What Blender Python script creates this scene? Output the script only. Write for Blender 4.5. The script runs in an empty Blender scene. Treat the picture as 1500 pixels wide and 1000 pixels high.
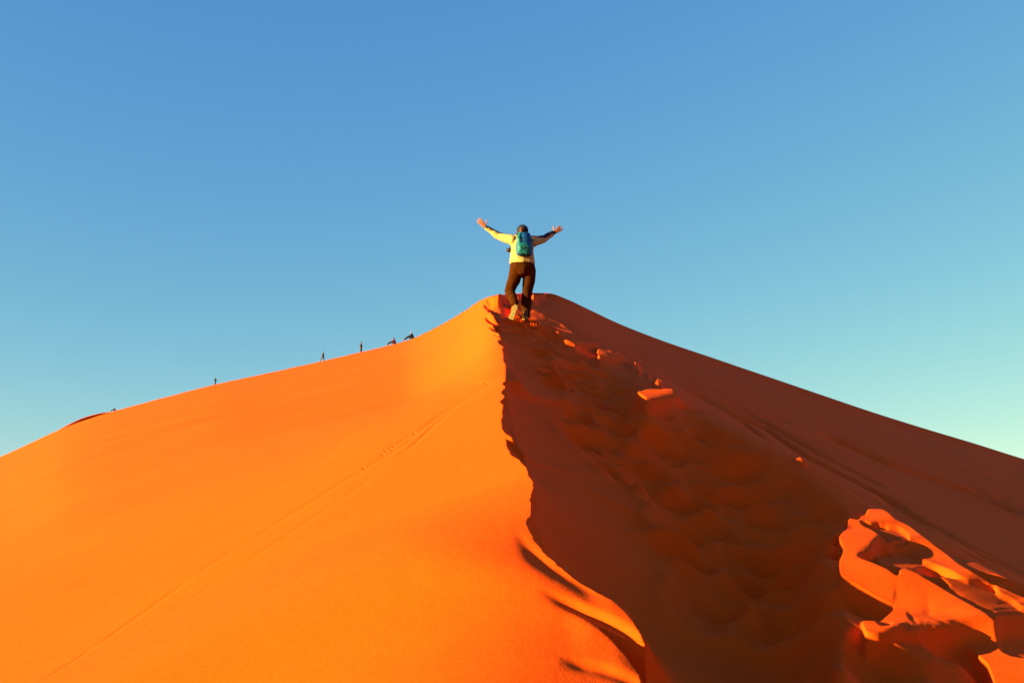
import bpy, bmesh, math, random
import numpy as np
from mathutils import Vector, Matrix

S = bpy.context.scene
COL = S.collection
rng = random.Random(11)
nrng = np.random.default_rng(5)

# ------------------------------------------------------------------ camera
FPX = 1458.33                       # focal length in photo pixels (35 mm lens)
PITCH = math.atan(280 / FPX)
cd = bpy.data.cameras.new('camera')
cd.lens = 35; cd.sensor_width = 36; cd.clip_start = .05; cd.clip_end = 60000
cam = bpy.data.objects.new('camera', cd); COL.objects.link(cam)
cam.location = (0, 0, 0); cam.rotation_euler = (math.pi / 2 + PITCH, 0, 0)
S.camera = cam

# ------------------------------------------------------------------ light
SUN_EL = math.radians(10.0)
SUN_BACK = math.radians(23.0)       # the sun stands to the left and a little behind the camera
sun_h = np.array([-math.cos(SUN_BACK), -math.sin(SUN_BACK)])
sun_v = Vector((sun_h[0] * math.cos(SUN_EL), sun_h[1] * math.cos(SUN_EL), math.sin(SUN_EL)))
W = bpy.data.worlds.new('World'); S.world = W; W.use_nodes = True
nt = W.node_tree; nt.nodes.clear()
sky = nt.nodes.new('ShaderNodeTexSky'); sky.sky_type = 'NISHITA'; sky.sun_disc = False
sky.sun_elevation = SUN_EL
sky.sun_rotation = math.atan2(sun_h[0], sun_h[1]) % (2 * math.pi)
sky.altitude = 800; sky.air_density = 1.0; sky.dust_density = .25; sky.ozone_density = 1.0
bg = nt.nodes.new('ShaderNodeBackground'); bg.inputs[1].default_value = .05
out = nt.nodes.new('ShaderNodeOutputWorld')
# the photograph's saturated blue to green sky: a tone curve per channel over the whole sky
sep = nt.nodes.new('ShaderNodeSeparateColor'); comb = nt.nodes.new('ShaderNodeCombineColor')
nt.links.new(sky.outputs[0], sep.inputs[0])
for i, (gain, gam) in enumerate([(.54, 1.03), (.71, .74), (.655, .18)]):
    a = nt.nodes.new('ShaderNodeMath'); a.operation = 'MULTIPLY'; a.inputs[1].default_value = .2
    p = nt.nodes.new('ShaderNodeMath'); p.operation = 'POWER'; p.inputs[1].default_value = gam
    m_ = nt.nodes.new('ShaderNodeMath'); m_.operation = 'MULTIPLY'; m_.inputs[1].default_value = gain / .2
    nt.links.new(sep.outputs[i], a.inputs[0]); nt.links.new(a.outputs[0], p.inputs[0]); nt.links.new(p.outputs[0], m_.inputs[0])
    nt.links.new(m_.outputs[0], comb.inputs[i])
nt.links.new(comb.outputs[0], bg.inputs[0]); nt.links.new(bg.outputs[0], out.inputs[0])
sd = bpy.data.lights.new('sun', 'SUN'); sd.energy = 5; sd.angle = math.radians(.5); sd.color = (1, 1, .36)
sun = bpy.data.objects.new('sun', sd); COL.objects.link(sun)
sun.rotation_euler = sun_v.to_track_quat('Z', 'Y').to_euler()
S.view_settings.view_transform = 'Standard'; S.view_settings.look = 'None'
S.view_settings.gamma = 1; S.view_settings.use_curve_mapping = False
S.view_settings.exposure = 2.15

# ------------------------------------------------------------------ helpers
def tag(o, label=None, cat=None, group=None, kind=None):
    if label: o['label'] = label
    if cat: o['category'] = cat
    if group: o['group'] = group
    if kind: o['kind'] = kind
    return o

def link_mesh(name, me, mat=None, parent=None, smooth=True):
    o = bpy.data.objects.new(name, me); COL.objects.link(o)
    if mat: me.materials.append(mat)
    if parent: o.parent = parent
    if smooth:
        me.polygons.foreach_set('use_smooth', np.ones(len(me.polygons), dtype=bool)); me.update()
    return o

def empty(name, loc, rz=0):
    o = bpy.data.objects.new(name, None); COL.objects.link(o)
    o.location = loc; o.rotation_euler = (0, 0, rz); o.empty_display_size = .2
    return o

def material(name, col, rough=.8, noise=0, scale=20, bump=0, bscale=60, spec=.2, col2=None, stretch=None):
    m = bpy.data.materials.new(name); m.use_nodes = True
    n = m.node_tree; b = n.nodes['Principled BSDF']
    b.inputs['Roughness'].default_value = rough
    b.inputs['Specular IOR Level'].default_value = spec
    tc = n.nodes.new('ShaderNodeTexCoord')
    src = tc.outputs['Object']
    if stretch:
        mp = n.nodes.new('ShaderNodeMapping'); mp.inputs['Scale'].default_value = stretch
        n.links.new(src, mp.inputs[0]); src = mp.outputs[0]
    if noise or col2:
        t = n.nodes.new('ShaderNodeTexNoise'); t.inputs['Scale'].default_value = scale
        t.inputs['Detail'].default_value = 6
        n.links.new(src, t.inputs['Vector'])
        r = n.nodes.new('ShaderNodeValToRGB')
        r.color_ramp.elements[0].position = .35; r.color_ramp.elements[1].position = .65
        c2 = col2 or tuple(c * (1 + noise) for c in col)
        r.color_ramp.elements[0].color = (*[c * (1 - noise) for c in col], 1)
        r.color_ramp.elements[1].color = (*c2, 1)
        n.links.new(t.outputs['Fac'], r.inputs[0]); n.links.new(r.outputs[0], b.inputs['Base Color'])
    else:
        b.inputs['Base Color'].default_value = (*col, 1)
    if bump:
        t = n.nodes.new('ShaderNodeTexNoise'); t.inputs['Scale'].default_value = bscale
        t.inputs['Detail'].default_value = 4
        n.links.new(src, t.inputs['Vector'])
        bp = n.nodes.new('ShaderNodeBump'); bp.inputs['Strength'].default_value = bump
        bp.inputs['Distance'].default_value = .01
        n.links.new(t.outputs['Fac'], bp.inputs['Height']); n.links.new(bp.outputs[0], b.inputs['Normal'])
    return m

SAND = (.77, .0575, .0030)
def sand_material():
    m = bpy.data.materials.new('orange_sand'); m.use_nodes = True
    n = m.node_tree; b = n.nodes['Principled BSDF']
    b.inputs['Roughness'].default_value = .8; b.inputs['Specular IOR Level'].default_value = .013
    tc = n.nodes.new('ShaderNodeTexCoord')
    def noise(scale, detail=5, rough=.55, mp=None):
        t = n.nodes.new('ShaderNodeTexNoise'); t.inputs['Scale'].default_value = scale
        t.inputs['Detail'].default_value = detail; t.inputs['Roughness'].default_value = rough
        if mp:
            k = n.nodes.new('ShaderNodeMapping'); k.inputs['Scale'].default_value = mp[0]; k.inputs['Rotation'].default_value = mp[1]
            n.links.new(tc.outputs['Object'], k.inputs[0]); n.links.new(k.outputs[0], t.inputs['Vector'])
        else:
            n.links.new(tc.outputs['Object'], t.inputs['Vector'])
        return t.outputs['Fac']
    def mr(src, a, b_, c, d):
        k = n.nodes.new('ShaderNodeMapRange'); k.inputs[1].default_value = a; k.inputs[2].default_value = b_
        k.inputs[3].default_value = c; k.inputs[4].default_value = d
        n.links.new(src, k.inputs[0]); return k.outputs[0]
    def mul(a, b_):
        k = n.nodes.new('ShaderNodeMath'); k.operation = 'MULTIPLY'
        n.links.new(a, k.inputs[0]); n.links.new(b_, k.inputs[1]); return k.outputs[0]
    big = mr(noise(.55, 6), .3, .7, .93, 1.07)
    streak = mr(noise(1.2, 5, .6, ((.25, 2.2, 1), (0, 0, math.radians(-35)))), .3, .7, .96, 1.04)
    grain = mr(noise(260, 2, .7), .25, .75, .80, 1.20)
    f = mul(mul(big, streak), grain)
    cc = n.nodes.new('ShaderNodeVectorMath'); cc.operation = 'SCALE'
    cc.inputs[0].default_value = SAND; n.links.new(f, cc.inputs['Scale'])
    n.links.new(cc.outputs[0], b.inputs['Base Color'])
    g = noise(170, 3, .7); g2 = noise(14, 5, .6)
    bp = n.nodes.new('ShaderNodeBump'); bp.inputs['Strength'].default_value = .35; bp.inputs['Distance'].default_value = .004
    n.links.new(g, bp.inputs['Height'])
    bp2 = n.nodes.new('ShaderNodeBump'); bp2.inputs['Strength'].default_value = .25; bp2.inputs['Distance'].default_value = .012
    n.links.new(g2, bp2.inputs['Height']); n.links.new(bp.outputs[0], bp2.inputs['Normal'])
    n.links.new(bp2.outputs[0], b.inputs['Normal'])
    return m
SANDM = sand_material()

# ------------------------------------------------------------------ dune surface
cp, sp = math.cos(PITCH), math.sin(PITCH)
def pix_dir(px, py):
    """photo pixel -> (bearing, tangent of elevation)"""
    x = (np.asarray(px, float) - 750) / FPX; z = (500 - np.asarray(py, float)) / FPX
    Y = cp - z * sp; Z = sp + z * cp
    return np.arctan2(x, Y), Z / np.hypot(x, Y)
def project(x, y, z):
    d = np.maximum(y * cp + z * sp, 1e-3); v = -y * sp + z * cp
    return 750 + FPX * x / d, 500 - FPX * v / d

def pchip(xk, yk):
    xk = np.array(xk, float); yk = np.array(yk, float)
    h = np.diff(xk); d = np.diff(yk) / h
    m = np.zeros(len(xk)); m[0] = d[0]; m[-1] = d[-1]
    for i in range(1, len(xk) - 1):
        m[i] = (d[i - 1] * h[i] + d[i] * h[i - 1]) / (h[i] + h[i - 1])
    def f(x):
        x = np.clip(x, xk[0], xk[-1]); i = np.clip(np.searchsorted(xk, x) - 1, 0, len(h) - 1)
        t = (x - xk[i]) / h[i]; t2 = t * t; t3 = t2 * t
        return (2*t3-3*t2+1)*yk[i] + (t3-2*t2+t)*h[i]*m[i] + (-2*t3+3*t2)*yk[i+1] + (t3-t2)*h[i]*m[i+1]
    g = np.linspace(xk[0], xk[-1], 60001); v = f(g)
    return lambda x: np.interp(x, g, v)

sky_pts = [(0,669),(50,646),(90,628),(150,607),(200,593),(260,577),(315,563),(380,549),(471,529),(527,516),(565,507),
           (601,497),(640,479),(680,456),(706,439),(722,432),(750,430),(790,429),(808,430),(830,438),(860,452),(900,471),
           (960,495),(1050,526),(1150,560),(1200,577),(1280,604),(1350,626),(1430,650),(1500,672)]
bear, elev = pix_dir([p[0] for p in sky_pts], [p[1] for p in sky_pts])
R = math.radians
E = pchip([R(-180), R(-135), R(-90), R(-62), R(-45), R(-35)] + list(bear) + [R(35), R(45), R(62), R(90), R(135), R(180)],
          [-.28, -.46, -.34, -.16, -.05, .03] + list(elev) + [.02, -.06, -.2, -.38, -.46, -.28])
dk = [(-200,330),(0,310),(90,300),(170,270),(315,240),(471,180),(527,168),(601,140),(640,95),(675,55),(698,35),(712,28),(728,25),
      (750,27),(780,31),(808,35),(860,37),(1000,40),(1200,42),(1500,50)]
db, _ = pix_dir([p[0] for p in dk], [600] * len(dk))
LD = pchip([R(-180), R(-90)] + list(db) + [R(60), R(180)], [math.log(150), math.log(200)] + [math.log(p[1]) for p in dk] + [math.log(80), math.log(150)])
Df = lambda b: np.exp(LD(b))
ab, _ = pix_dir([0, 600, 740, 900, 1500], [600] * 5)
Af = pchip([R(-180), R(-60)] + list(ab) + [R(60), R(180)], [1.0, .93, .90, .93, .98, 1.06, 1.12, 1.05, 1.0])

# bearing of the crest at each distance: the cross profile of the dune slides sideways with it
shift_r = np.array([.3, 1.35, 1.9, 2.25, 2.43, 2.6, 2.75, 2.97, 3.15, 3.42, 3.87, 4.4, 5.2, 6.4, 8.3, 11.5, 17, 24])
shift_px = np.array([1010, 1000, 985, 965, 958, 955, 945, 905, 850, 808, 790, 786, 764, 744, 740, 735, 722, 722.])
shift_b = pchip(shift_r, pix_dir(shift_px, shift_px * 0 + 700)[0] - pix_dir(722, 700)[0])
PKB = float(pix_dir(722, 700)[0])
def GN(b, r):
    """near cross profile: a plain fold with its peak at the crest bearing"""
    t = b - PKB; pk_ = .250 + .98 / 25.
    left = pk_ + .44 * np.sin(np.minimum(t, 0)); right = -(.315 + .075 * sst(5.5, 13, r)) * np.sin(np.maximum(t, 0))
    return np.where(t < 0, left + (1 - np.cos(t)) * -.08, pk_ + right - (1 - np.cos(t)) * .08)
def base_z(b, r):
    D = Df(b); A = Af(b)
    sh = shift_b(np.clip(r, .3, 24)) * sst(-2.4, -.6, b) * (1 - sst(.7, 2.4, b))
    w = sst(5, 15, r)
    g = GN(b - sh, r)
    e = E(b - sh)
    zin = w * (r * e + A * np.minimum(r, D) / D) + (1 - w) * r * g - A
    over = np.maximum(r - D, 0)
    z = np.where(r > D, D * e - (.5 * over * over / (over + .03 * D + .3)), zin)
    return np.maximum(z, -45 + 0 * z)

# crest: photo pixel column of the knife edge for each pixel row, jagged as seen
crest = [(380,800),(429,770),(431,748),(434,728),(437,714),(441,712),(445,709),(449,709),(453,713),(457,716),(461,722),(463,723),(463.6,710),(467,711),(471,714),
 (476,722),(478,716),(483,720),(488,731),(490,723),(495,735),(498,729),(503,731),(508,739),(511,736),(518,738),(528,738),
 (536,743),(545,752),(557.5,762),(558.5,739),(562,738),(566,742),(570,736),(575,735),(579,740),(583,735),(588,734),(596,739),
 (603,737),(609,738),(615,735),(620,735),(629,738),(635,745),(640,750),(641.5,743),(650,744),(658,745),(664,748),(669,756),(674,764),(682,770),
 (690,774),(698,776),(706,779),(714,782),(718,781),(722,778),(726,779),(730,777),(736,779),(742,778),(748,782),(757,777),(766,772),(775,775),
 (784,779),(799,789),(813,801),(828,818),(842,837),(853,855),(863,873),(874,897),(885,918),(892,921),(899,925),(909,932),(919,940),
 (926,951),(930,872),(938,884),(946,896),(955,906),(964,917),(971,925),(977,932),(986,936),(995,939),(1004,934),(1030,930),(1080,945),(1160,975),(1400,1080)]
cy = np.array([c[0] for c in crest], float); cx = np.array([c[1] for c in crest], float)
def sst(a, b, x):
    t = np.clip((x - a) / (b - a), 0, 1); return t * t * (3 - 2 * t)
_y = np.arange(560, 1010, 2.5); _x = np.interp(_y, cy, cx) + np.convolve(nrng.normal(0, 1.9, len(_y)), [.25, .5, .25], 'same') - 1.5 * (nrng.random(len(_y)) > .88)
keep = (cy < 560) | (cy > 1010); cj_y = np.concatenate([cy[cy < 560], _y, cy[cy > 1010]]); cj_x = np.concatenate([cx[cy < 560], _x, cx[cy > 1010]])
gy = np.arange(380, 1401, 1.0)
XCs = np.interp(gy, cy, cx); k = np.exp(-np.linspace(-2, 2, 31) ** 2); k /= k.sum()
XCs = np.convolve(np.pad(XCs, 15, 'edge'), k, 'valid')
k = np.exp(-np.linspace(-2, 2, 161) ** 2); k /= k.sum(); XCR = np.convolve(np.pad(XCs, 80, 'edge'), k, 'valid')

def sst(a, b, x):
    t = np.clip((x - a) / (b - a), 0, 1); return t * t * (3 - 2 * t)

def pre_z(b, r, jag):
    """dune with its knife-edge crest and the trough on its lee side"""
    z = base_z(b, r)
    x = r * np.sin(b); y = r * np.cos(b)
    px, py = project(x, y, z)
    ok = (y > 1.2) & (r < Df(b) * 1.05)
    xc = np.interp(py, cj_y, cj_x) if jag else np.interp(py, gy, XCs)
    u = (px - xc) * (y * cp + z * sp) / FPX
    up = np.maximum(u, 0)
    far = sst(10, 16, r)
    drop = (.07 + .06 * far) * (1 - np.exp(-up / .05)) + (.20 - .06 * far) * (1 - np.exp(-up / .35)) * (1 - .8 * sst(1.1, 2.8, up))
    fade = sst(1.2, 2.2, y) * (1 - sst(.93, 1.0, r / Df(b)))
    roll = .30 * sst(4.6, 3.0, r) * (np.clip((px - np.interp(py, gy, XCR)) * (y * cp + z * sp) / FPX + .6, 0, .8) ** 2 - .36)
    return np.where(ok, z - drop * fade - roll * sst(1.2, 2.2, y), z), px, py, u

# polar grid round the camera: dense inside the picture
HALF = R(29.5); NC = 1120
cols = np.concatenate([np.linspace(-math.pi, -HALF, 46)[:-1], np.linspace(-HALF, HALF, NC), np.linspace(HALF, math.pi, 46)[1:-1]])
NR1, NR2, NR0 = 860, 46, 26
r0 = 2.0
B = cols[None, :]
Dc = Df(cols)
inv = np.linspace(1 / r0, 0, NR1)[:, None]
q = np.linspace(0, 1, NR1)[:, None]
r_main = 1 / ((1 - q) / r0 + q / Dc[None, :])
r_near = np.linspace(.25, r0, NR0, endpoint=False)[:, None] * np.ones_like(B)
g = np.linspace(0, 1, NR2 + 1)[1:, None] ** 2.6
r_far = Dc[None, :] + .02 + g * (520 - Dc[None, :])
RR = np.vstack([r_near, r_main, r_far]); BB = np.broadcast_to(B, RR.shape)
Z, PX, PY, U = pre_z(BB, RR, True)
X = RR * np.sin(BB); Y = RR * np.cos(BB)

# height of the sun's shadow ceiling behind the crest, on a coarse grid
pc = np.linspace(pix_dir(705, 600)[0], HALF, 260); pq = np.linspace(0, 1, 450)
cb = np.broadcast_to(pc[None, :], (450, 260)); cr = 1 / ((1 - pq[:, None]) / r0 + pq[:, None] / Df(pc)[None, :])
sx0 = cr * np.sin(cb); sy0 = cr * np.cos(cb)
ceil = np.full(cb.shape, -99.)
step = .035; s = .05
while s < 22:
    ax = sx0 + sun_h[0] * s; ay = sy0 + sun_h[1] * s
    zz = pre_z(np.arctan2(ax, ay), np.hypot(ax, ay), False)[0]
    ceil = np.maximum(ceil, zz - s * math.tan(SUN_EL))
    s += step; step *= 1.012
CEIL_RAW = ceil
def sample_grid(G, b, r):
    fc = np.clip((b - pc[0]) / (pc[-1] - pc[0]) * (len(pc) - 1), 0, len(pc) - 1.001)
    D = Df(b); fq = np.clip((1 / r0 - 1 / r) / (1 / r0 - 1 / D) * (len(pq) - 1), 0, len(pq) - 1.001)
    i = fq.astype(int); j = fc.astype(int); a = fq - i; c = fc - j
    return (G[i, j] * (1 - a) * (1 - c) + G[i + 1, j] * a * (1 - c) + G[i, j + 1] * (1 - a) * c + G[i + 1, j + 1] * a * c)


# outlines of the sunlit banks on the lee side
def z4(p): return [(680 + a / 3.7025, 420 + b / 3.7025) for a, b in p]
def z6(p): return [(1100 + a / 2.778, 640 + b / 2.778) for a, b in p]
lit = [
 z4([(375,140),(420,145),(440,178),(512,202),(570,243),(600,275),(690,303),(745,322),(690,328),(600,320),(545,300),(500,265),(440,235),(400,203),(330,192),(262,170),(270,140),(330,150)]),
 z4([(720,370),(735,348),(770,340),(795,350),(800,372),(845,378),(878,388),(860,396),(805,392),(725,382)]),
 z4([(912,424),(935,416),(960,423),(945,432),(918,431)]), z4([(935,449),(958,451),(955,458),(938,456)]),
 z4([(985,465),(1012,468),(998,474)]), z4([(1028,517),(1060,512),(1097,522),(1075,530),(1045,526)]),
 z4([(912,562),(1145,558),(1135,574),(1192,606),(1120,621),(985,620)]), z4([(1285,655),(1332,661),(1300,664)]),
 z4([(270,66),(300,60),(305,120),(280,150),(262,130)]), z4([(355,38),(385,32),(402,45),(375,60)]),
 z4([(122,72),(150,62),(200,38),(212,48),(170,68),(150,84)]),
 z6([(168,86),(200,80),(232,98),(215,108)]),
 z6([(470,292),(545,293),(592,332),(650,362),(720,413),(768,450),(860,518),(980,588),(1111,650),(1300,750),(1300,830),(1111,705),(1060,665),(1010,640),(990,610),(930,590),(880,585),
     (800,545),(700,505),(640,470),(600,452),(590,436),(635,440),(642,400),(600,370),(540,355),(480,352),(440,340),(435,320),(470,315)]),
 z6([(395,322),(430,328),(450,350),(490,370),(540,410),(585,465),(530,455),(490,482),(430,490),(500,515),(560,540),(605,572),(618,600),
     (600,650),(575,690),(500,655),(400,595),(360,565),(358,500),(372,470),(350,410),(385,375)]),
 z6([(595,548),(620,536),(680,553),(760,598),(815,635),(870,665),(960,715),(1010,755),(1032,790),(1005,830),(1020,870),(1060,892),(1111,902),(1300,960),
     (1300,1200),(1040,1200),(985,1010),(960,940),(900,870),(850,822),(832,800),(826,770),(790,738),(720,716),(655,716),(632,706),(650,740),(690,758),(730,770),(640,762),(600,770),(680,808),
     (706,832),(600,818),(520,820),(460,805),(447,750),(520,745),(575,700),(600,650),(615,600)]),
 z6([(660,728),(720,728),(780,748),(815,780),(828,800),(790,792),(740,772),(690,762)]),
]
holes = [z6([(508,752),(540,746),(575,757),(570,770),(530,772)])]
gx0, gx1, gy0_, gy1 = 690, 1620, 425, 1120
pxg, pyg = np.meshgrid(np.arange(gx0, gx1) + .5, np.arange(gy0_, gy1) + .5)
def raster(poly):
    m = np.zeros(pxg.shape, bool); n = len(poly)
    for i in range(n):
        (x1, y1), (x2, y2) = poly[i], poly[(i + 1) % n]
        if y1 == y2: continue
        c = ((y1 > pyg) != (y2 > pyg)) & (pxg < (x2 - x1) * (pyg - y1) / (y2 - y1) + x1)
        m ^= c
    return m
mask = np.zeros(pxg.shape, bool)
for p in lit: mask |= raster(p)
for p in holes: mask &= ~raster(p)
below = np.zeros(mask.shape)                       # rows of lit sand left below each pixel
for i in range(mask.shape[0] - 2, -1, -1): below[i] = np.where(mask[i], np.minimum(below[i + 1] + 1, 60), 0)
capa = np.where(pyg[:, 0] < 650, 45, 8); capb = np.where(pyg[:, 0] < 650, 12, 6.5)
run = np.zeros(mask.shape); hb = np.zeros(mask.shape[0]); inc = hb.copy(); hh_ = hb.copy(); was = np.zeros(mask.shape[0], bool)
for j in range(mask.shape[1]):
    m_ = mask[:, j]; hb = np.where(m_ & ~was, hh_, hb); inc = np.where(m_, np.where(was, inc + 1, 1), 0)
    hh_ = np.where(m_, hb + np.minimum(inc, capa + below[:, j] * capb), hh_); run[:, j] = hh_; was = m_
def blur(a, sg):
    n = int(3 * sg) + 1; kk = np.exp(-.5 * (np.arange(-n, n + 1) / sg) ** 2); kk /= kk.sum()
    a = np.apply_along_axis(lambda v: np.convolve(np.pad(v, n, 'edge'), kk, 'valid'), 0, a)
    return np.apply_along_axis(lambda v: np.convolve(np.pad(v, n, 'edge'), kk, 'valid'), 1, a)
def blur1(a, sg, ax):
    n = int(3 * sg) + 1; kk = np.exp(-.5 * (np.arange(-n, n + 1) / sg) ** 2); kk /= kk.sum()
    return np.apply_along_axis(lambda v: np.convolve(np.pad(v, n, 'edge'), kk, 'valid'), ax, a)
skirt_src = mask.astype(float).copy()
berm = [(770,452),(800,470),(850,498),(900,520),(950,548),(980,578),(1060,612),(1170,672),(1230,715),(1270,748)]
for (x1, y1), (x2, y2) in zip(berm[:-1], berm[1:]):
    for t_ in np.linspace(0, 1, 60):
        a_, b_ = x1 + (x2 - x1) * t_, y1 + (y2 - y1) * t_
        i_, j_ = int(b_ - gy0_), int(a_ - gx0); skirt_src[max(i_ - 3, 0):i_ + 4, max(0, j_ - 9):j_ + 10] = 1
apron = raster([(1262,790),(1270,860),(1262,960),(1250,1120),(1620,1120),(1620,940),(1500,870),(1270,750)])
skirt_src[apron] = 1

small = skirt_src[:skirt_src.shape[0] // 5 * 5, :skirt_src.shape[1] // 5 * 5].reshape(skirt_src.shape[0] // 5, 5, -1, 5).mean((1, 3))
def down(a, n=3): return a[:a.shape[0] // n * n, :a.shape[1] // n * n].reshape(a.shape[0] // n, n, -1, n).mean((1, 3))
def up_(a, n=3):
    o_ = np.kron(a, np.ones((n, n))); return np.pad(o_, ((0, mask.shape[0] - o_.shape[0]), (0, mask.shape[1] - o_.shape[1])), 'edge')
run = blur1(blur1(run, 4, 0), 2.5, 1); msk = blur(mask.astype(float), 2.4)
ceil = blur1(blur1(ceil, 2.5, 1), 2.2, 0)
CE = sample_grid(ceil, BB, RR)
sk = np.maximum(np.clip(blur1(blur1(small, 4, 1), 2, 0) * 3, 0, 1), np.clip(blur1(blur1(small, 17, 1), 6, 0) * 2.6, 0, 1))
sk = np.kron(blur1(blur1(sk, 2, 1), 1.5, 0), np.ones((5, 5))); sk = blur(sk, 3)
def at_pix(G, px, py):
    i = np.clip((py - gy0_ - .5), 0, G.shape[0] - 1.001); j = np.clip((px - gx0 - .5), 0, G.shape[1] - 1.001)
    a = i.astype(int); b = j.astype(int); u = i - a; v = j - b
    w = G[a, b] * (1-u) * (1-v) + G[a+1, b] * u * (1-v) + G[a, b+1] * (1-u) * v + G[a+1, b+1] * u * v
    return np.where((px > gx0) & (px < gx1) & (py > gy0_) & (py < gy1), w, 0)

# ---- soft footprints and scallops of the trodden lee side (world space)
def vnoise(x, y, seed):
    def h(i, j):
        n = (i * 374761393 + j * 668265263 + seed * 1442695041) & 0xffffffff
        n = ((n ^ (n >> 13)) * 1274126177) & 0xffffffff
        return ((n ^ (n >> 16)) & 0xffff) / 65535.
    i = np.floor(x).astype(np.int64); j = np.floor(y).astype(np.int64)
    u = x - i; v = y - j; u = u*u*(3-2*u); v = v*v*(3-2*v)
    return (h(i,j)*(1-u)*(1-v) + h(i+1,j)*u*(1-v) + h(i,j+1)*(1-u)*v + h(i+1,j+1)*u*v) * 2 - 1

lee = sst(.15, .6, U) * (RR < Dc[None, :] * .97) * (np.abs(BB) < R(40))
det = np.zeros_like(Z)
prints = []
for i in range(290):
    y = 3.2 + 16 * rng.random() ** 1.5
    w = .35 + rng.random() * (1.5 if y < 10 else 1.1) + (.15 * (9 - y) if y < 9 else 0) * rng.random()
    prints.append((w, y, .12 + .16 * rng.random() ** 2, .16 + .16 * rng.random(), rng.uniform(-.9, .9), .030 + .036 * rng.random()))
xcw = np.interp(np.linspace(3, 22, 200), [2.9, 3.3, 3.8, 4.4, 5.2, 6, 8, 11, 15, 20], [.36, .42, .45, .2, .1, .12, -.07, -.13, -.3, -.5])
for (w, y, a, b_, th, dp) in prints:
    x = w + float(np.interp(y, np.linspace(3, 22, 200), xcw))
    bb = math.atan2(x, y); rr = math.hypot(x, y)
    c0 = int(np.searchsorted(cols, bb - .8 / rr)); c1 = int(np.searchsorted(cols, bb + .8 / rr))
    sub = slice(NR0, NR0 + NR1), slice(c0, c1)
    dx = X[sub] - x; dy = Y[sub] - y
    uu = dx * math.cos(th) + dy * math.sin(th); vv = -dx * math.sin(th) + dy * math.cos(th)
    d = np.sqrt((uu / a) ** 2 + (vv / b_) ** 2)
    det[sub] += -dp * np.exp(-d ** 3) + .38 * dp * np.exp(-((d - 1.3) / .35) ** 2)
det += .026 * vnoise(X * 1.1, Y * .8, 1) + .012 * vnoise(X * 2.7 + 5, Y * 2.2, 2)
Z1 = Z + lee * det * (1 - .75 * sst(2.6, 3.4, U))

# streaks and old tracks on the outer slope, drawn as shallow grooves
def line_d(pts, px, py):
    d = np.full(px.shape, 1e9); t = np.zeros(px.shape); L = 0
    for (x1, y1), (x2, y2) in zip(pts[:-1], pts[1:]):
        vx, vy = x2 - x1, y2 - y1; l = math.hypot(vx, vy)
        tt = np.clip(((px - x1) * vx + (py - y1) * vy) / l / l, 0, 1)
        s_ = ((px - x1) * vy - (py - y1) * vx) / l
        dd = np.hypot(px - x1 - tt * vx, py - y1 - tt * vy)
        m = dd < np.abs(d); d = np.where(m, np.where(s_ > 0, dd, -dd), d); t = np.where(m, L + tt * l, t); L += l
    return d, t, L
fr = (np.abs(BB) < HALF) & (RR > r0) & (RR <= Dc[None, :])
def groove(pts, width, amp, brk, seed):
    global Z1
    xs = [p[0] for p in pts]; ys = [p[1] for p in pts]
    m = fr & (PX > min(xs) - 30) & (PX < max(xs) + 30) & (PY > min(ys) - 30) & (PY < max(ys) + 30)
    d, t, L = line_d(pts, PX[m], PY[m])
    n = vnoise(t / 45., t * 0 + seed, seed) * .5 + .5
    w = width * (.8 + .4 * n) if xs[0] > 800 else width
    amp = amp * (2.2 if xs[0] > 800 else 1); a = (.2 + .8 * sst(brk - .2, brk + .25, n)) * np.clip(t / 30, 0, 1) * np.clip((L - t) / 30, 0, 1)
    pxm = RR[m] / FPX                       # metres per pixel there
    Z1[m] += -amp * pxm * a * np.exp(-(d / w) ** 2)
for a in [([(1090,590),(1150,605),(1165,612)],2.5,2.2,.3),([(1195,620),(1230,634),(1300,664),(1420,705),(1500,738)],3,4.5,-.1),
          ([(1060,590),(1120,615),(1180,655),(1260,695),(1330,730)],2.5,4.5,-.1),([(1280,710),(1330,735),(1400,775),(1500,822)],3,4.5,0),
          ([(1300,735),(1350,765),(1420,800),(1500,838)],2.5,4,.1),([(1310,742),(1336,752),(1352,757)],3.5,4.0,.1),([(1360,800),(1392,806),(1406,812)],2.5,3.5,.1),
          ([(960,545),(1020,568),(1075,598),(1130,640)],2.5,3.2,.1),([(850,470),(930,510),(1040,560)],2.2,1.4,.5),
          ([(1250,720),(1340,780),(1450,845),(1500,875)],2.5,3.4,.1),([(1000,560),(1090,590),(1200,650),(1300,700)],2.5,3.2,.1),
          ([(1400,690),(1450,712),(1500,722)],2.2,2.0,.4)]:
    groove(a[0], a[1], a[2], a[3], rng.randrange(99))
# long creases across the sunlit face
for a in [([(735,548),(700,572),(640,610),(585,655),(530,688),(450,738),(300,832),(180,918),(60,1010)],2.6,1.5,.1),
          ([(740,552),(690,578),(640,618),(600,655),(560,678)],2.2,1.6,.3),([(660,600),(606,634),(560,662)],2.0,1.5,.5),
          ([(520,640),(440,690),(300,768),(100,860)],7,1.0,-.3),([(700,545),(560,615),(400,690)],6,.8,-.3),
          ([(560,690),(470,750),(330,845),(180,945)],3,.8,.1),([(716,462),(690,478),(670,490)],4,2.2,.2)]:
    groove(a[0], a[1], a[2], a[3], rng.randrange(99))
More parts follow.
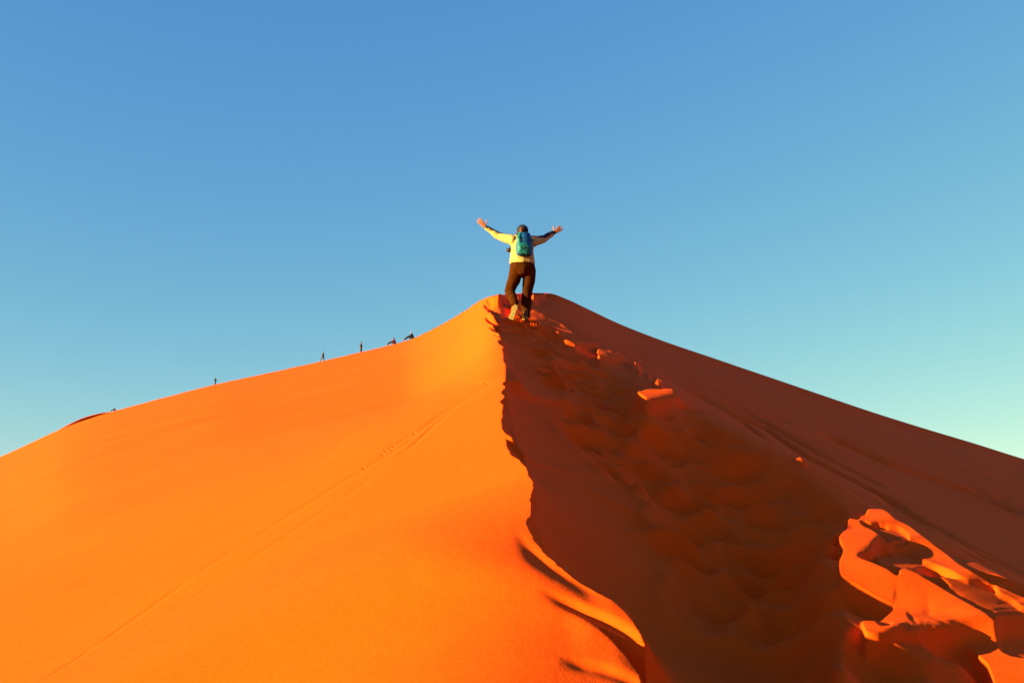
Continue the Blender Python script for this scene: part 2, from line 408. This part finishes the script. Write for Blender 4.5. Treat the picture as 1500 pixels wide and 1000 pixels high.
# scattered footmarks beside the crease
for (fx, fy) in [(607,633),(577,652),(572,656),(566,660),(561,664),(533,684),(713,561)]:
    m = fr & (np.abs(PX - fx) < 14) & (np.abs(PY - fy) < 10)
    d = ((PX[m] - fx) + 1.1 * (PY[m] - fy)) / 3.2; e_ = ((PX[m] - fx) * .6 - (PY[m] - fy)) / 1.2
    Z1[m] += -RR[m] / FPX * 1.6 * np.exp(-d * d - e_ * e_)

# drifted lobes below the knife edge, lower middle
rgx, rgy = np.meshgrid(np.arange(600, 1000) + .5, np.arange(740, 1080) + .5)
relief = np.zeros(rgx.shape)
def ridge(pts, wl, wr, amp, taper=40):
    """asymmetric bank along pts: wl/wr widths (px) on its upper and lower side"""
    global relief
    xs = np.array([p[0] for p in pts], float); ys = np.array([p[1] for p in pts], float)
    yl = np.interp(rgx, xs, ys); d = yl - rgy
    a = sst(xs[0] - 5, xs[0] + taper, rgx) * (1 - sst(xs[-1] - taper, xs[-1] + 5, rgx))
    relief += amp * a * np.where(d > 0, np.exp(-(d / wl) ** 2), np.exp(-(d / wr) ** 2))
ridge([(752,790),(775,812),(810,838),(850,860),(895,882)], 12, 30, -.013, 40)
ridge([(790,900),(845,906),(900,916),(970,932)], 6, 12, -.022, 60)
ridge([(830,930),(880,945),(940,975)], 14, 45, .008, 40)
ridge([(820,1000),(880,994),(925,996),(960,1002)], 6, 12, -.012, 40)
relief = blur(relief, 2.5)
ri = np.clip(PY - 740.5, 0, relief.shape[0] - 1.001); rj = np.clip(PX - 600.5, 0, relief.shape[1] - 1.001)
ia = ri.astype(int); ja = rj.astype(int); fa = ri - ia; fb = rj - ja
rel = relief[ia, ja]*(1-fa)*(1-fb) + relief[ia+1, ja]*fa*(1-fb) + relief[ia, ja+1]*(1-fa)*fb + relief[ia+1, ja+1]*fa*fb
Z1 += np.where(fr & (U < .03) & (PX > 601) & (PX < 998) & (PY > 742) & (PY < 1078), rel, 0)
# gentle swell of the windward face
sw = (np.abs(BB) < R(45)) * (U < 0) * np.clip(-U / .5, 0, 1)
Z1 += sw * (.010 * vnoise(X * .55 + Y * .2, Y * .35 - X * .1, 7) * np.clip(RR / 8, .5, 4) + .0025 * vnoise(X * 2.2, Y * 1.1, 9))

# keep the lee side under the shadow ceiling, then raise the sunlit banks through it
inarea = (np.abs(BB) < HALF) & (RR > r0) & (RR < Dc[None, :] * .985) & (U > .12)
print('ceiling gap min/median', np.percentile((CE - Z1)[inarea], [1, 5, 25, 50, 75]))
sink = .09 * np.exp(-((PX - 729) / 15) ** 2 - ((PY - 456) / 15) ** 2)
Z1 -= sst(0, .2, U) * sink * .8
lump = vnoise(X * 5.5, Y * 3.2, 21)
kH = np.interp(RR, [5, 9, 12, 17], [.30, .25, .12, .10])
H = np.zeros_like(Z1)
for it in range(4):                     # lit length to the sunward side gives the height of the bank above the shadow
    pxa, pya = project(X, Y, CE + H)
    H = .5 * H + .5 * kH * at_pix(run, pxa, pya) * RR / FPX
pxa, pya = project(X, Y, CE + H)
mm = at_pix(msk, pxa, pya)
skm = sst(0, 1, at_pix(sk, pxa, pya))
low = Z1 + (CE + .99 * H - .012 - .0038 * np.clip(RR - 4, 0, 14) + .02 * np.minimum(lump, 0) * sst(8, 12, RR) - sink + lee * np.minimum(det * .6, .008) - Z1) * skm
low = np.where((low > Z1) | (skm > .3), low, np.minimum(Z1, CE - .012))
high = CE + H + .006 + .0035 * np.clip(RR - 7, 0, 10) + .016 * lump * sst(9, 13, RR) + .002 * vnoise(X * 9, Y * 5, 4) + .008 * vnoise(X * 4.2, Y * 2.6, 14)
high += .012 * sst(14, 15.5, RR)
tf = sst(9, 12, RR)
Z1 = np.where(inarea, low + (high - low) * np.clip((mm - .15 + .1 * tf) / (.7 - .35 * tf), 0, 1), Z1)
Z1 += .29 * np.exp(-(((X - .27) / .42) ** 2 + ((Y - 17.55) / .55) ** 2)) * (1 + .25 * vnoise(X * 6, Y * 6, 8))
Z = Z1

verts = np.stack([X, Y, Z], -1).reshape(-1, 3).astype(np.float32)
nr, nc = Z.shape
idx = np.arange(nr * nc, dtype=np.int32).reshape(nr, nc)
nxt = np.roll(idx, -1, axis=1)
quads = np.stack([idx[:-1], nxt[:-1], nxt[1:], idx[1:]], -1).reshape(-1, 4)[:, ::-1]
cen = np.array([[0, 0, float(Z[0].mean())]], np.float32)
me = bpy.data.meshes.new('sand_dune')
me.vertices.add(len(verts) + 1); me.vertices.foreach_set('co', np.vstack([verts, cen]).ravel())
tri = np.stack([nxt[0], idx[0], np.full(nc, nr * nc, np.int32)], -1)
loops = np.concatenate([quads.ravel(), tri.ravel()]).astype(np.int32)
me.loops.add(len(loops)); me.loops.foreach_set('vertex_index', loops)
st = np.concatenate([np.arange(len(quads)) * 4, len(quads) * 4 + np.arange(len(tri)) * 3]).astype(np.int32)
me.polygons.add(len(st)); me.polygons.foreach_set('loop_start', st)
me.update(calc_edges=True)
dune = tag(link_mesh('sand_dune', me, SANDM), 'huge orange sand dune with a knife edge crest, sunlit left face and shaded right face', kind='structure')
if me.polygons[len(quads) // 2].normal.z < 0: me.flip_normals()

def ground(x, y):
    b = math.atan2(x, y); r = math.hypot(x, y)
    j = int(np.clip(np.searchsorted(cols, b), 1, len(cols) - 1))
    if abs(cols[j - 1] - b) < abs(cols[j] - b): j -= 1
    return float(np.interp(r, RR[:, j], Z[:, j]))
def hit(px, py):
    b, e = pix_dir(px, py); b = float(b); e = float(e)
    j = int(np.searchsorted(cols, b)); t = Z[:, j] - e * RR[:, j]
    i = int(np.argmax((t > 0) & (RR[:, j] > r0)))
    r = RR[i, j]; return Vector((r * math.sin(b), r * math.cos(b), float(Z[i, j])))
def skyline(px):
    b, _ = pix_dir(px, 560); b = float(b); r = float(Df(b)) * .997
    x, y = r * math.sin(b), r * math.cos(b)
    return Vector((x, y, ground(x, y)))

# wide plain under the dune, out to the horizon
bm = bmesh.new()
ring = []
for rr_ in (0, 400, 2500, 30000):
    if rr_ == 0: ring.append([bm.verts.new((0, 0, -45.6))]); continue
    ring.append([bm.verts.new((rr_ * math.cos(a * math.pi / 24), rr_ * math.sin(a * math.pi / 24), -45.6)) for a in range(48)])
for a in range(48):
    bm.faces.new((ring[0][0], ring[1][a], ring[1][(a + 1) % 48]))
    for q_ in (1, 2): bm.faces.new((ring[q_][a], ring[q_ + 1][a], ring[q_ + 1][(a + 1) % 48], ring[q_][(a + 1) % 48]))
pm = bpy.data.meshes.new('sand_plain'); bm.to_mesh(pm); bm.free()
tag(link_mesh('sand_plain', pm, SANDM, smooth=False), 'flat orange sand plain under the dune', kind='structure')

# shaded lee face of the next ridge, peeping over the far left skyline
pts = [(84,-1.2),(90,.2),(98,2.0),(108,4.0),(119,5.2),(131,5.0),(146,3.4),(160,1.0),(174,-2)]
bm = bmesh.new(); rows = []
for i, (px, up) in enumerate(pts):
    sk = float(np.interp(px, [p[0] for p in sky_pts], [p[1] for p in sky_pts]))
    b, e = pix_dir(px, sk - up); b = float(b); e = float(e)
    r = float(Df(b)) + 4 + 8 * i
    top = Vector((r * math.sin(b), r * math.cos(b), r * e))
    fx = Vector((.96, -.27, 0)).normalized()
    rows.append([bm.verts.new(top + fx * t + Vector((0, 0, -h))) for t, h in ((-120, 120), (-60, 58), (-25, 22), (-8, 6), (-2, .8), (0, 0), (.4, .2), (3, 2), (9, 6), (24, 16), (50, 34))])
for i in range(len(rows) - 1):
    for j in range(len(rows[0]) - 1): bm.faces.new((rows[i][j], rows[i][j + 1], rows[i + 1][j + 1], rows[i + 1][j]))
bmesh.ops.recalc_face_normals(bm, faces=bm.faces)
fm = bpy.data.meshes.new('far_dune_ridge'); bm.to_mesh(fm); bm.free()
tag(link_mesh('far_dune_ridge', fm, SANDM), 'dark shaded dune ridge showing over the far left skyline', kind='structure')

# ------------------------------------------------------------------ figures
ICO = None
def ico_data(sub):
    b = bmesh.new(); bmesh.ops.create_icosphere(b, subdivisions=sub, radius=1)
    v = np.array([list(x.co) for x in b.verts]); f = np.array([[y.index for y in x.verts] for x in b.faces]); b.free()
    return v, f
IV, IF = ico_data(2)

class Blob:
    """cloud of overlapping ellipsoids fused into one continuous surface"""
    def __init__(s): s.v = []; s.f = []; s.n = 0
    def ball(s, c, r):
        r = np.array(r if hasattr(r, '__len__') else (r, r, r), float)
        s.v.append(IV * r + np.array(c, float)); s.f.append(IF + s.n); s.n += len(IV)
    def chain(s, pts, dens=.3):
        """pts: (x,y,z,r) or (x,y,z,rx,ry,rz)"""
        P = [np.array(list(p) + [p[3]] * 2 if len(p) == 4 else p, float) for p in pts]
        for a, b in zip(P[:-1], P[1:]):
            L = np.linalg.norm(b[:3] - a[:3]); n = max(1, int(L / (dens * min(a[3:].min(), b[3:].min()))))
            for i in range(n): t = i / n; p = a * (1 - t) + b * t; s.ball(p[:3], p[3:])
        s.ball(P[-1][:3], P[-1][3:])
    def build(s, name, mat, parent, voxel=.01, smooth=4, cut=None, wob=0, wscale=12):
        m = bpy.data.meshes.new(name); m.from_pydata(np.vstack(s.v).tolist(), [], np.vstack(s.f).tolist())
        o = bpy.data.objects.new(name + '_tmp', m); COL.objects.link(o)
        k = o.modifiers.new('r', 'REMESH'); k.mode = 'VOXEL'; k.voxel_size = voxel
        k = o.modifiers.new('s', 'SMOOTH'); k.factor = .5; k.iterations = smooth
        dg = bpy.context.evaluated_depsgraph_get()
        me = bpy.data.meshes.new_from_object(o.evaluated_get(dg))
        bpy.data.objects.remove(o); bpy.data.meshes.remove(m); me.name = name
        if cut or wob:
            b = bmesh.new(); b.from_mesh(me)
            for (co, no) in (cut or []):
                bmesh.ops.bisect_plane(b, geom=b.verts[:] + b.edges[:] + b.faces[:], plane_co=co, plane_no=no, clear_outer=True)
            if wob:
                b.normal_update()
                co = np.array([list(v.co) for v in b.verts])
                h = vnoise(co[:, 0] * wscale + co[:, 2] * wscale * .6, co[:, 2] * wscale * .8 - co[:, 0] * wscale * .5 + co[:, 1] * 9, 3)
                for v, a in zip(b.verts, h): v.co += v.normal * float(a) * wob
            b.to_mesh(me); b.free()
        return link_mesh(name, me, mat, parent)

M = dict(
 skin=material('sunburnt_skin', (.30, .085, .035), .55, noise=.12, scale=30),
 shirt=material('cream_fabric', (.35, .228, .078), .85, noise=.10, scale=14, bump=.4, bscale=40),
 navy=material('navy_fabric', (.018, .016, .045), .8, noise=.2, scale=30),
 trousers=material('brown_fabric', (.042, .009, .0018), .95, spec=0, noise=.2, scale=12, bump=.5, bscale=30),
 cap=material('dark_cap_fabric', (.010, .008, .022), .8, noise=.2, scale=40),
 hair=material('brown_hair', (.060, .010, .004), .5, noise=.3, scale=50, stretch=(8, 8, 1)),
 teal=material('teal_nylon', (.0035, .075, .10), .5, noise=.3, scale=16, bump=.5, bscale=30),
 blue=material('blue_nylon', (.004, .045, .17), .5, noise=.25, scale=14, bump=.4, bscale=30),
 green=material('green_mesh_fabric', (.005, .085, .095), .6, noise=.45, scale=26, bump=.5, bscale=40),
 strap=material('black_webbing', (.008, .007, .012), .7, noise=.2, scale=60),
 sole=material('tan_rubber', (.30, .17, .06), .7, noise=.2, scale=40),
 upper=material('brown_shoe_leather', (.09, .03, .012), .7, noise=.2, scale=40),
 black=material('black_plastic', (.008, .005, .008), .4, noise=.2, scale=50),
 red=material('red_fabric', (.16, .008, .018), .8, noise=.2, scale=10),
 dark=material('dark_coat', (.008, .006, .014), .8, noise=.2, scale=10),
 tanleg=material('tan_trousers', (.10, .035, .02), .8, noise=.2, scale=10),
 pale=material('pale_fabric', (.25, .17, .14), .8, noise=.15, scale=10),
)

# main hiker: joints read off the photograph, in metres about the feet
fb_ = float(pix_dir(767, 469)[0]); FR = 17.2
foot = Vector((FR * math.sin(fb_), FR * math.cos(fb_), ground(FR * math.sin(fb_), FR * math.cos(fb_))))
print('foot row', project(foot.x, foot.y, foot.z))
dcam = foot.y * cp + foot.z * sp
KP = dcam / FPX
print('hiker distance', foot, 'scale', KP, 'height', KP * 144)
KS = KP / .01165 * 1.035; KP0 = .01165       # figure drawn 1.68 m tall
def J(px, py, y=0): return ((px - 767) * KP0, y, (469 - py) * KP0)
def J4(px, py, y, *r): return (*J(px, py, y), *r)
hk = empty('person', foot); hk.scale = (KS,) * 3; hk.rotation_euler.z = .17
tag(hk, 'hiker seen from behind on the dune top, arms flung wide, cream top and brown trousers', 'person')

# where the ground lies under each shoe, in person space
def gz(px, y): x = (px - 767) * KP; return (ground(foot.x + x, foot.y + y * KS) - foot.z) / KS
zl, zr = gz(747, -.05), gz(770, .12)
L_hip, R_hip = J(757, 391, .0), J(775, 391, .0)
L_knee, R_knee = J(748.5, 424, .12), J(773, 426, .08)
L_ank, R_ank = (J(751.5, 446, -.20)[0], -.20, J(751.5, 446)[2]), (J(770.5, 461)[0], .02, max(J(770, 461)[2], zr + .09))
body = Blob()
hc = J(765.8, 334.5, .03)
body.ball(hc, (.082, .10, .108)); body.ball((hc[0], hc[1] + .03, hc[2] - .05), (.062, .075, .06))
body.ball((hc[0], hc[1] + .125, hc[2] - .015), (.013, .02, .02))          # nose, towards the summit
for sx in (-1, 1): body.ball((hc[0] + sx * .082, hc[1] - .005, hc[2] - .012), (.012, .02, .03))
body.chain([J4(766, 348, .0, .055), J4(766, 339, .02, .052)])
body.chain([J4(765.5, 390, 0, .12, .085, .08), J4(765.5, 372, 0, .115, .08, .08), J4(765.5, 354, 0, .13, .085, .08), J4(765.5, 348, 0, .13, .07, .05)])
body.chain([(*L_hip, .075), (*L_knee, .05), (*L_ank, .035)]); body.chain([(*R_hip, .075), (*R_knee, .05), (*R_ank, .035)])
arms = {
 -1: [J4(750, 345, .0, .05), J4(732, 341, .13, .038), J4(713.2, 327.6, .16, .027)],
  1: [J4(781, 345, .0, .05), J4(799, 342.5, .13, .038), J4(815, 331, .16, .027)]}
for sd_, ch in arms.items(): body.chain(ch)
def hand(sd_, wrist, tip_dir, spread_dir, depth_dir):
    w = np.array(wrist); t = np.array(tip_dir); t = t / np.linalg.norm(t)
    s_ = np.array(spread_dir); s_ = s_ / np.linalg.norm(s_); dd = np.array(depth_dir)
    for q_ in (-.026, -.009, .009, .026):
        p0 = w + t * .005 + s_ * q_ * .6; p1 = w + t * .095 + s_ * q_ * 1.15
        body.chain([(*p0, .016), (*p1, .0125)])
    for q_, ln in ((-.032, .070), (-.011, .088), (.011, .094), (.032, .082)):
        a = w + t * .095 + s_ * q_; d1 = t + s_ * q_ * 5; d1 = d1 / np.linalg.norm(d1)
        b = a + d1 * ln * .55; c = a + d1 * ln + dd * .012
        body.chain([(*a, .0105), (*b, .0095), (*c, .008)])
    a = w + t * .025 + s_ * .03; b = a + (s_ * .9 + t * .45) * .055; c = b + (s_ * .5 + t * .85) * .038
    body.chain([(*a, .014), (*b, .011), (*c, .009)])
hand(-1, arms[-1][-1][:3], (-.66, .05, .75), (.75, .0, .66), np.array((0, .5, 0)))
hand(1, arms[1][-1][:3], (.78, .05, .62), (-.62, .0, .78), np.array((0, .5, 0)))
body.build('body', M['skin'], hk, voxel=.0065, smooth=2)

sh = Blob()
sh.chain([J4(765.2, 383, .0, .222, .145, .05), J4(765, 374, .0, .208, .13, .07), J4(765, 362, .0, .200, .125, .08), J4(765, 353, .0, .205, .12, .07), J4(765, 347.5, .0, .185, .095, .055)])
sh.chain([J4(756, 347, .0, .07), J4(766, 343.5, .01, .062), J4(776, 347, .0, .07)])
sh.chain([J4(751, 350, .0, .092), J4(742, 345.5, .06, .078), J4(732, 341.5, .13, .056), J4(723, 335, .15, .044), J4(714.4, 328.6, .16, .035)])
sh.chain([J4(780.5, 351, .0, .088), J4(789, 347.5, .06, .07), J4(799, 343.5, .13, .053), J4(807, 337.5, .15, .043), J4(814, 332.0, .16, .035)])
sh.build('shirt', M['shirt'], hk, voxel=.010, smooth=3, wob=.007, wscale=11, cut=[((0, 0, J(0, 386)[2]), (0, .05, -1))])
# navy sleeve-top panels; the right one widened to paint shade on that arm
for pts_ in ([J4(741, 340.0, .07, .020), J4(733, 336.6, .13, .024), J4(724, 331.2, .15, .022), J4(717, 326.6, .16, .016)],
             [J4(786, 343.2, .03, .030), J4(799, 339.8, .11, .038), J4(807, 334.0, .135, .038), J4(813.0, 330.0, .15, .028)]):
    t_ = Blob(); t_.chain(pts_); t_.build('sleeve_panel', M['navy'], hk, voxel=.008, smooth=2)
for w_ in (arms[-1], arms[1]):
    a = np.array(w_[-1][:3]); b = np.array(w_[-2][:3]); d = (b - a) / np.linalg.norm(b - a)
    bd = Blob(); bd.chain([(*(a + d * .01), .034), (*(a + d * .035), .036)]); bd.build('wristband', M['strap'], hk, voxel=.007, smooth=1)

tr = Blob()
tr.chain([J4(765.3, 385.5, 0, .215, .140, .06), J4(765.3, 394, .0, .222, .150, .07), J4(765.5, 399, 0, .17, .135, .05)])
tr.chain([J4(756, 394, 0, .115, .125, .10), J4(754, 408, .05, .112, .115, .11), (*L_knee[:2], L_knee[2] + .03, .088), (*[(a + b) / 2 for a, b in zip(L_knee, L_ank)], .082), (L_ank[0], L_ank[1] + .02, L_ank[2] + .02, .070)])
tr.chain([J4(775.5, 394, 0, .105, .125, .10), J4(775.5, 408, .04, .104, .112, .11), (*R_knee[:2], R_knee[2] + .03, .090), (*[(a + b) / 2 for a, b in zip(R_knee, R_ank)], .088), (R_ank[0], R_ank[1] + .01, R_ank[2] - .0, .078)])
tr.build('trousers', M['trousers'], hk, voxel=.011, smooth=3, wob=.010, wscale=7, cut=[((0, 0, J(0, 384.2)[2]), (0, 0, 1))])

cp_ = Blob()
cp_.chain([(hc[0] + .002, hc[1] - .012, hc[2] + .012, .102, .112, .100), (hc[0] + .004, hc[1] - .015, hc[2] - .04, .092, .10, .07)])
cp_.build('cap', M['cap'], hk, voxel=.008, smooth=2)
bb_ = Blob(); bb_.chain([(hc[0] - .05, hc[1] + .12, hc[2] + .03, .03, .04, .01), (hc[0] + .05, hc[1] + .12, hc[2] + .03, .03, .04, .01)])
bb_.build('cap_peak', M['cap'], hk, voxel=.008, smooth=1)
hr = Blob(); hr.chain([(hc[0] - .022, hc[1] - .085, hc[2] + .02, .040, .04, .03), (hc[0] - .025, hc[1] - .09, hc[2] - .04, .045, .04, .04), (hc[0] - .02, hc[1] - .09, hc[2] - .075, .03, .03, .03)])
hr.build('hair', M['hair'], hk, voxel=.007, smooth=2)

def shoe(ankle_heel, toe, side, up, name='shoe'):
    """heel and toe points on the sole's ground side; up points from the sole to the instep"""
    h = Vector(ankle_heel); t = Vector(toe); f = (t - h); Ln = f.length; f.normalize()
    u = Vector(up); u = (u - f * u.dot(f)).normalized(); s_ = f.cross(u)
    b = Blob()
    def P_(a, c, k, *r): p = h + f * a * Ln + s_ * c + u * k; return (*p, *r)
    b.chain([P_(.16, 0, .055, .038), P_(.45, 0, .05, .040), P_(.72, 0, .042, .040), P_(.88, 0, .036, .030)])
    b.chain([P_(.16, 0, .055, .040), P_(.2, 0, .10, .040)])
    o = b.build(name, M['upper'], hk, voxel=.008, smooth=2)
    # lugged sole
    outl = [(0.02, .0), (.05, .026), (.2, .034), (.42, .029), (.62, .040), (.8, .043), (.93, .030), (1, .0), (.93, -.032), (.8, -.045), (.62, -.040), (.42, -.029), (.2, -.034), (.05, -.026)]
    bm = bmesh.new()
    lo = [bm.verts.new(h + f * a * Ln + s_ * c * 1.05) for a, c in outl]; hi = [bm.verts.new(h + f * a * Ln + s_ * c + u * .024) for a, c in outl]
    bm.faces.new(lo[::-1]); bm.faces.new(hi)
    for i in range(len(lo)): j = (i + 1) % len(lo); bm.faces.new((lo[i], lo[j], hi[j], hi[i]))
    for a in (.1, .2, .3, .52, .62, .72, .82, .91):
        for sg in (-1, 1):
            mt = Matrix.Translation(h + f * a * Ln + s_ * sg * .019 - u * .004)
            rot = Matrix((( *s_, ), ( *f, ), ( *u, ))).transposed().to_4x4()
            bmesh.ops.create_cube(bm, size=1, matrix=mt @ rot @ Matrix.Diagonal((.026, .013, .010, 1)))
    bmesh.ops.recalc_face_normals(bm, faces=bm.faces)
    m_ = bpy.data.meshes.new('sole'); bm.to_mesh(m_); bm.free()
    link_mesh('sole', m_, M['sole'], o, smooth=False)
toeL = Vector((J(746.5, 467)[0], -.12, zl + .012)); 
heelL = Vector((J(753.5, 446)[0], -.26, J(0, 446)[2]))
dl_ = (heelL - toeL); heelL = toeL + dl_.normalized() * .27
shoe(heelL, toeL, 0, (0.1, 1, -.1))
shoe((J(768.5, 0)[0], -.10, zr + .012), (J(771.5, 0)[0], .17, gz(771.5, .17) + .015), 0, (0, 0, 1))

# backpack, worn on the back
bp_ = empty('backpack', foot); bp_.scale = (KS,) * 3; bp_.rotation_euler.z = .17
tag(bp_, 'blue and teal backpack with green mesh pocket on the back of the arms-wide hiker', 'backpack')
bk = Blob()
bk.chain([J4(765, 373, -.19, .142, .085, .06), J4(765.2, 362, -.19, .148, .095, .07), J4(765.5, 350, -.175, .132, .085, .06), J4(765.8, 345.5, -.16, .112, .07, .05)])
bk.build('pack_body', M['blue'], bp_, voxel=.009, smooth=3, wob=.006, wscale=12)
pk = Blob(); pk.chain([J4(763.4, 372.5, -.255, .122, .05, .055), J4(763.6, 363.5, -.262, .116, .048, .05)])
pk.build('front_pocket', M['green'], bp_, voxel=.008, smooth=2, wob=.008, wscale=18)
pn = Blob(); pn.chain([J4(757.5, 361, -.235, .048, .05, .03), J4(757, 352, -.225, .04, .045, .03), J4(759.5, 345, -.20, .035, .03, .02)])
pn.build('side_panel', M['teal'], bp_, voxel=.008, smooth=2, wob=.006, wscale=14)
tp = Blob(); tp.chain([J4(760, 342.6, -.15, .04, .045, .016), J4(771, 342.6, -.15, .04, .045, .016)]); tp.build('lid', M['teal'], bp_, voxel=.008, smooth=2)
for xs_, xe in ((757.5, 752.5), (773.5, 778.5)):
    s1 = Blob(); s1.chain([J4(xs_, 343, -.10, .018, .02, .012), J4(xs_ - .3, 339.6, -.01, .018, .03, .010), J4(xs_, 342.5, .075, .018, .02, .012), J4(xe, 355, .125, .018, .012, .014), J4(xe, 368, .10, .016, .012, .014), J4((xs_+xe)/2, 373, -.09, .014, .014, .014)], .5)
    s1.build('shoulder_strap', M['strap'], bp_, voxel=.008, smooth=1)
for zz_ in (352, 365):
    s1 = Blob(); s1.chain([J4(754.6, zz_ + 3, -.20, .010), J4(759, zz_ + 4.5, -.285, .006), J4(765, zz_ + 1.0, -.315, .005), J4(772, zz_ + 3, -.285, .006), J4(777, zz_ + 1, -.19, .010)], .6)
    s1.build('compression_cord', M['strap'], bp_, voxel=.005, smooth=1)
s1 = Blob(); s1.ball(J(777.3, 358.4, -.20), (.014, .014, .016)); s1.build('buckle', M['pale'], bp_, voxel=.006, smooth=1)

# camera slung at the left elbow side
cm_ = empty('camera_bag', foot); cm_.scale = (KS,) * 3; cm_.rotation_euler.z = .17
tag(cm_, 'small dark camera bag hanging at the left side of the arms-wide hiker', 'bag')
c1 = Blob(); c1.chain([J4(747.4, 363.4, .05, .046, .055, .040), J4(744.8, 363.0, .05, .026, .036, .032)]); c1.build('bag_body', M['black'], cm_, voxel=.008, smooth=2)
c2 = Blob(); c2.chain([J4(747.6, 361, .08, .009), J4(750.6, 354, .135, .009), J4(757, 346, .115, .009), J4(761, 341.8, .06, .009)], .7); c2.build('strap', M['strap'], cm_, voxel=.006, smooth=1)

# ---- far walkers and sitters along the skyline
def far_person(px, pose, top, legs, label, facing=0, scale=1.0, cap=None):
    base = skyline(px); o = empty('person', base, facing); o.scale = (scale * 1.2, scale * 1.2, scale)
    tag(o, label, 'person', 'people on the far dune skyline')
    bd, jk, tr_ = Blob(), Blob(), Blob()
    if pose in ('walk', 'stand', 'lean'):
        st_ = {'walk': .34, 'stand': .10, 'lean': .2}[pose]; le = {'walk': .04, 'stand': 0, 'lean': -.05}[pose]
        dz = -.15 * st_
        hipz = .88 - .1 * st_
        foot_l = (-st_, 0, -.06 * st_ * 3); foot_r = (st_ * .55, .05, .05 * st_)
        tr_.chain([(-.03, -.07, hipz, .11), (-.5 * st_, -.07, .48, .085), (foot_l[0], -.07, .08 + foot_l[2], .06)])
        tr_.chain([(.03, .07, hipz, .11), (.5 * st_, .07, .48, .085), (foot_r[0], .07, .08 + foot_r[2], .06)])
        jk.chain([(0, 0, hipz + .02, .17, .2, .12), (le, 0, 1.15, .15, .19, .12), (le * 1.5, 0, 1.36, .13, .2, .09)])
        for s_ in (-1, 1):
            jk.chain([(le, s_ * .2, 1.38, .07), (le - .06 * s_, s_ * .26, 1.12, .06)] + ([(le + .12, s_ * .22, .92, .05)] if pose != 'stand' else [(le - .2, s_ * .16, 1.18, .05)]))
            hx = (le + .16, s_ * .22, .86) if pose != 'stand' else (le - .27, s_ * .12, 1.2)
            bd.chain([(*(le - .06 * s_, s_ * .26, 1.12), .04), (*hx, .035)])
        bd.chain([(le * 1.5, 0, 1.4, .06), (le * 1.8, 0, 1.52, .06)]); bd.ball((le * 2, 0, 1.62), (.095, .085, .12))
        bd.chain([(0, 0, hipz, .1), (le, 0, 1.3, .1)])
        bd.chain([(foot_l[0], -.07, .04 + foot_l[2], .05), (foot_l[0] - .14, -.07, .03 + foot_l[2], .04)]); bd.chain([(foot_r[0], .07, .04 + foot_r[2], .05), (foot_r[0] - .14, .07, .03 + foot_r[2], .04)])
    else:
        kn = -.42; ft = -.80
        for s_ in (-1, 1):
            tr_.chain([(.05, s_ * .09, .12, .13), (kn, s_ * .12, .30, .09), (ft, s_ * .12, -.06, .06)])
            bd.chain([(ft, s_ * .12, -.10, .05), (ft - .15, s_ * .12, -.10, .04)])
            jk.chain([(-.02, s_ * .2, .60, .07), (-.16, s_ * .25, .40, .06), (kn + .05, s_ * .14, .38, .05)])
            bd.chain([(-.16, s_ * .25, .40, .04), (kn - .02, s_ * .1, .38, .04)])
        jk.chain([(.08, 0, .14, .19, .21, .14), (.04, 0, .40, .16, .2, .12), (-.02, 0, .60, .13, .2, .09)])
        bd.chain([(.06, 0, .15, .1), (-.03, 0, .68, .06)]); bd.ball((-.06, 0, .84), (.1, .09, .12))
    if pose != 'sit':
        for f_, s_ in ((foot_l, -.07), (foot_r, .07)):
            bd.chain([(0, s_, hipz, .05), ((.5 if s_ > 0 else -.5) * st_, s_, .48, .04), (f_[0], s_, .05 + f_[2], .04)])
            bd.chain([(le * 1.5, 0, 1.36, .05), (le, s_ * 2.9, 1.38, .04), (le - .06 * (1 if s_ > 0 else -1), (.26 if s_ > 0 else -.26), 1.12, .035)])
    else:
        bd.chain([(.06, 0, .15, .06), (-.03, 0, .68, .05)])
        for s_ in (-1, 1):
            bd.chain([(.06, 0, .14, .06), (kn, s_ * .12, .30, .05), (ft, s_ * .12, -.08, .04)])
            bd.chain([(-.02, 0, .60, .04), (-.02, s_ * .2, .60, .04), (-.16, s_ * .25, .40, .035)])
    bd.build('body', M['skin'], o, voxel=.02, smooth=2); jk.build('jacket', top, o, voxel=.02, smooth=2); tr_.build('trousers', legs, o, voxel=.02, smooth=2)
    hh = Blob(); hz = 1.66 if pose in ('walk', 'stand', 'lean') else .89
    hxx = {'walk': .08, 'stand': 0, 'lean': -.1}.get(pose, -.05)
    hh.ball((hxx, 0, hz), (.115, .105, .10)); hh.build('hat', cap or M['cap'], o, voxel=.02, smooth=1)
    return o
far_person(471.5, 'walk', M['dark'], M['tanleg'], 'far walker in dark top striding on the skyline, left of the upright tan-legged figure', 0, .98)
far_person(527.5, 'stand', M['dark'], M['tanleg'], 'far figure standing upright in black jacket with tan legs, left of the red seated one', 0, 1.0)
far_person(576, 'sit', M['red'], M['dark'], 'far seated figure in crimson jacket on the skyline between two dark figures', 0, 1.1)
far_person(602, 'sit', M['dark'], M['dark'], 'far seated figure in black on the skyline, nearest to the dune summit', 0, 1.1, M['pale'])
far_person(315.5, 'lean', M['dark'], M['dark'], 'lone tiny figure standing all in black halfway down the left skyline', .9, .92)
far_person(171, 'sit', M['tanleg'], M['dark'], 'tiny crouching figure beside the dark ridge at the far left of the skyline', 0, .95, M['pale'])
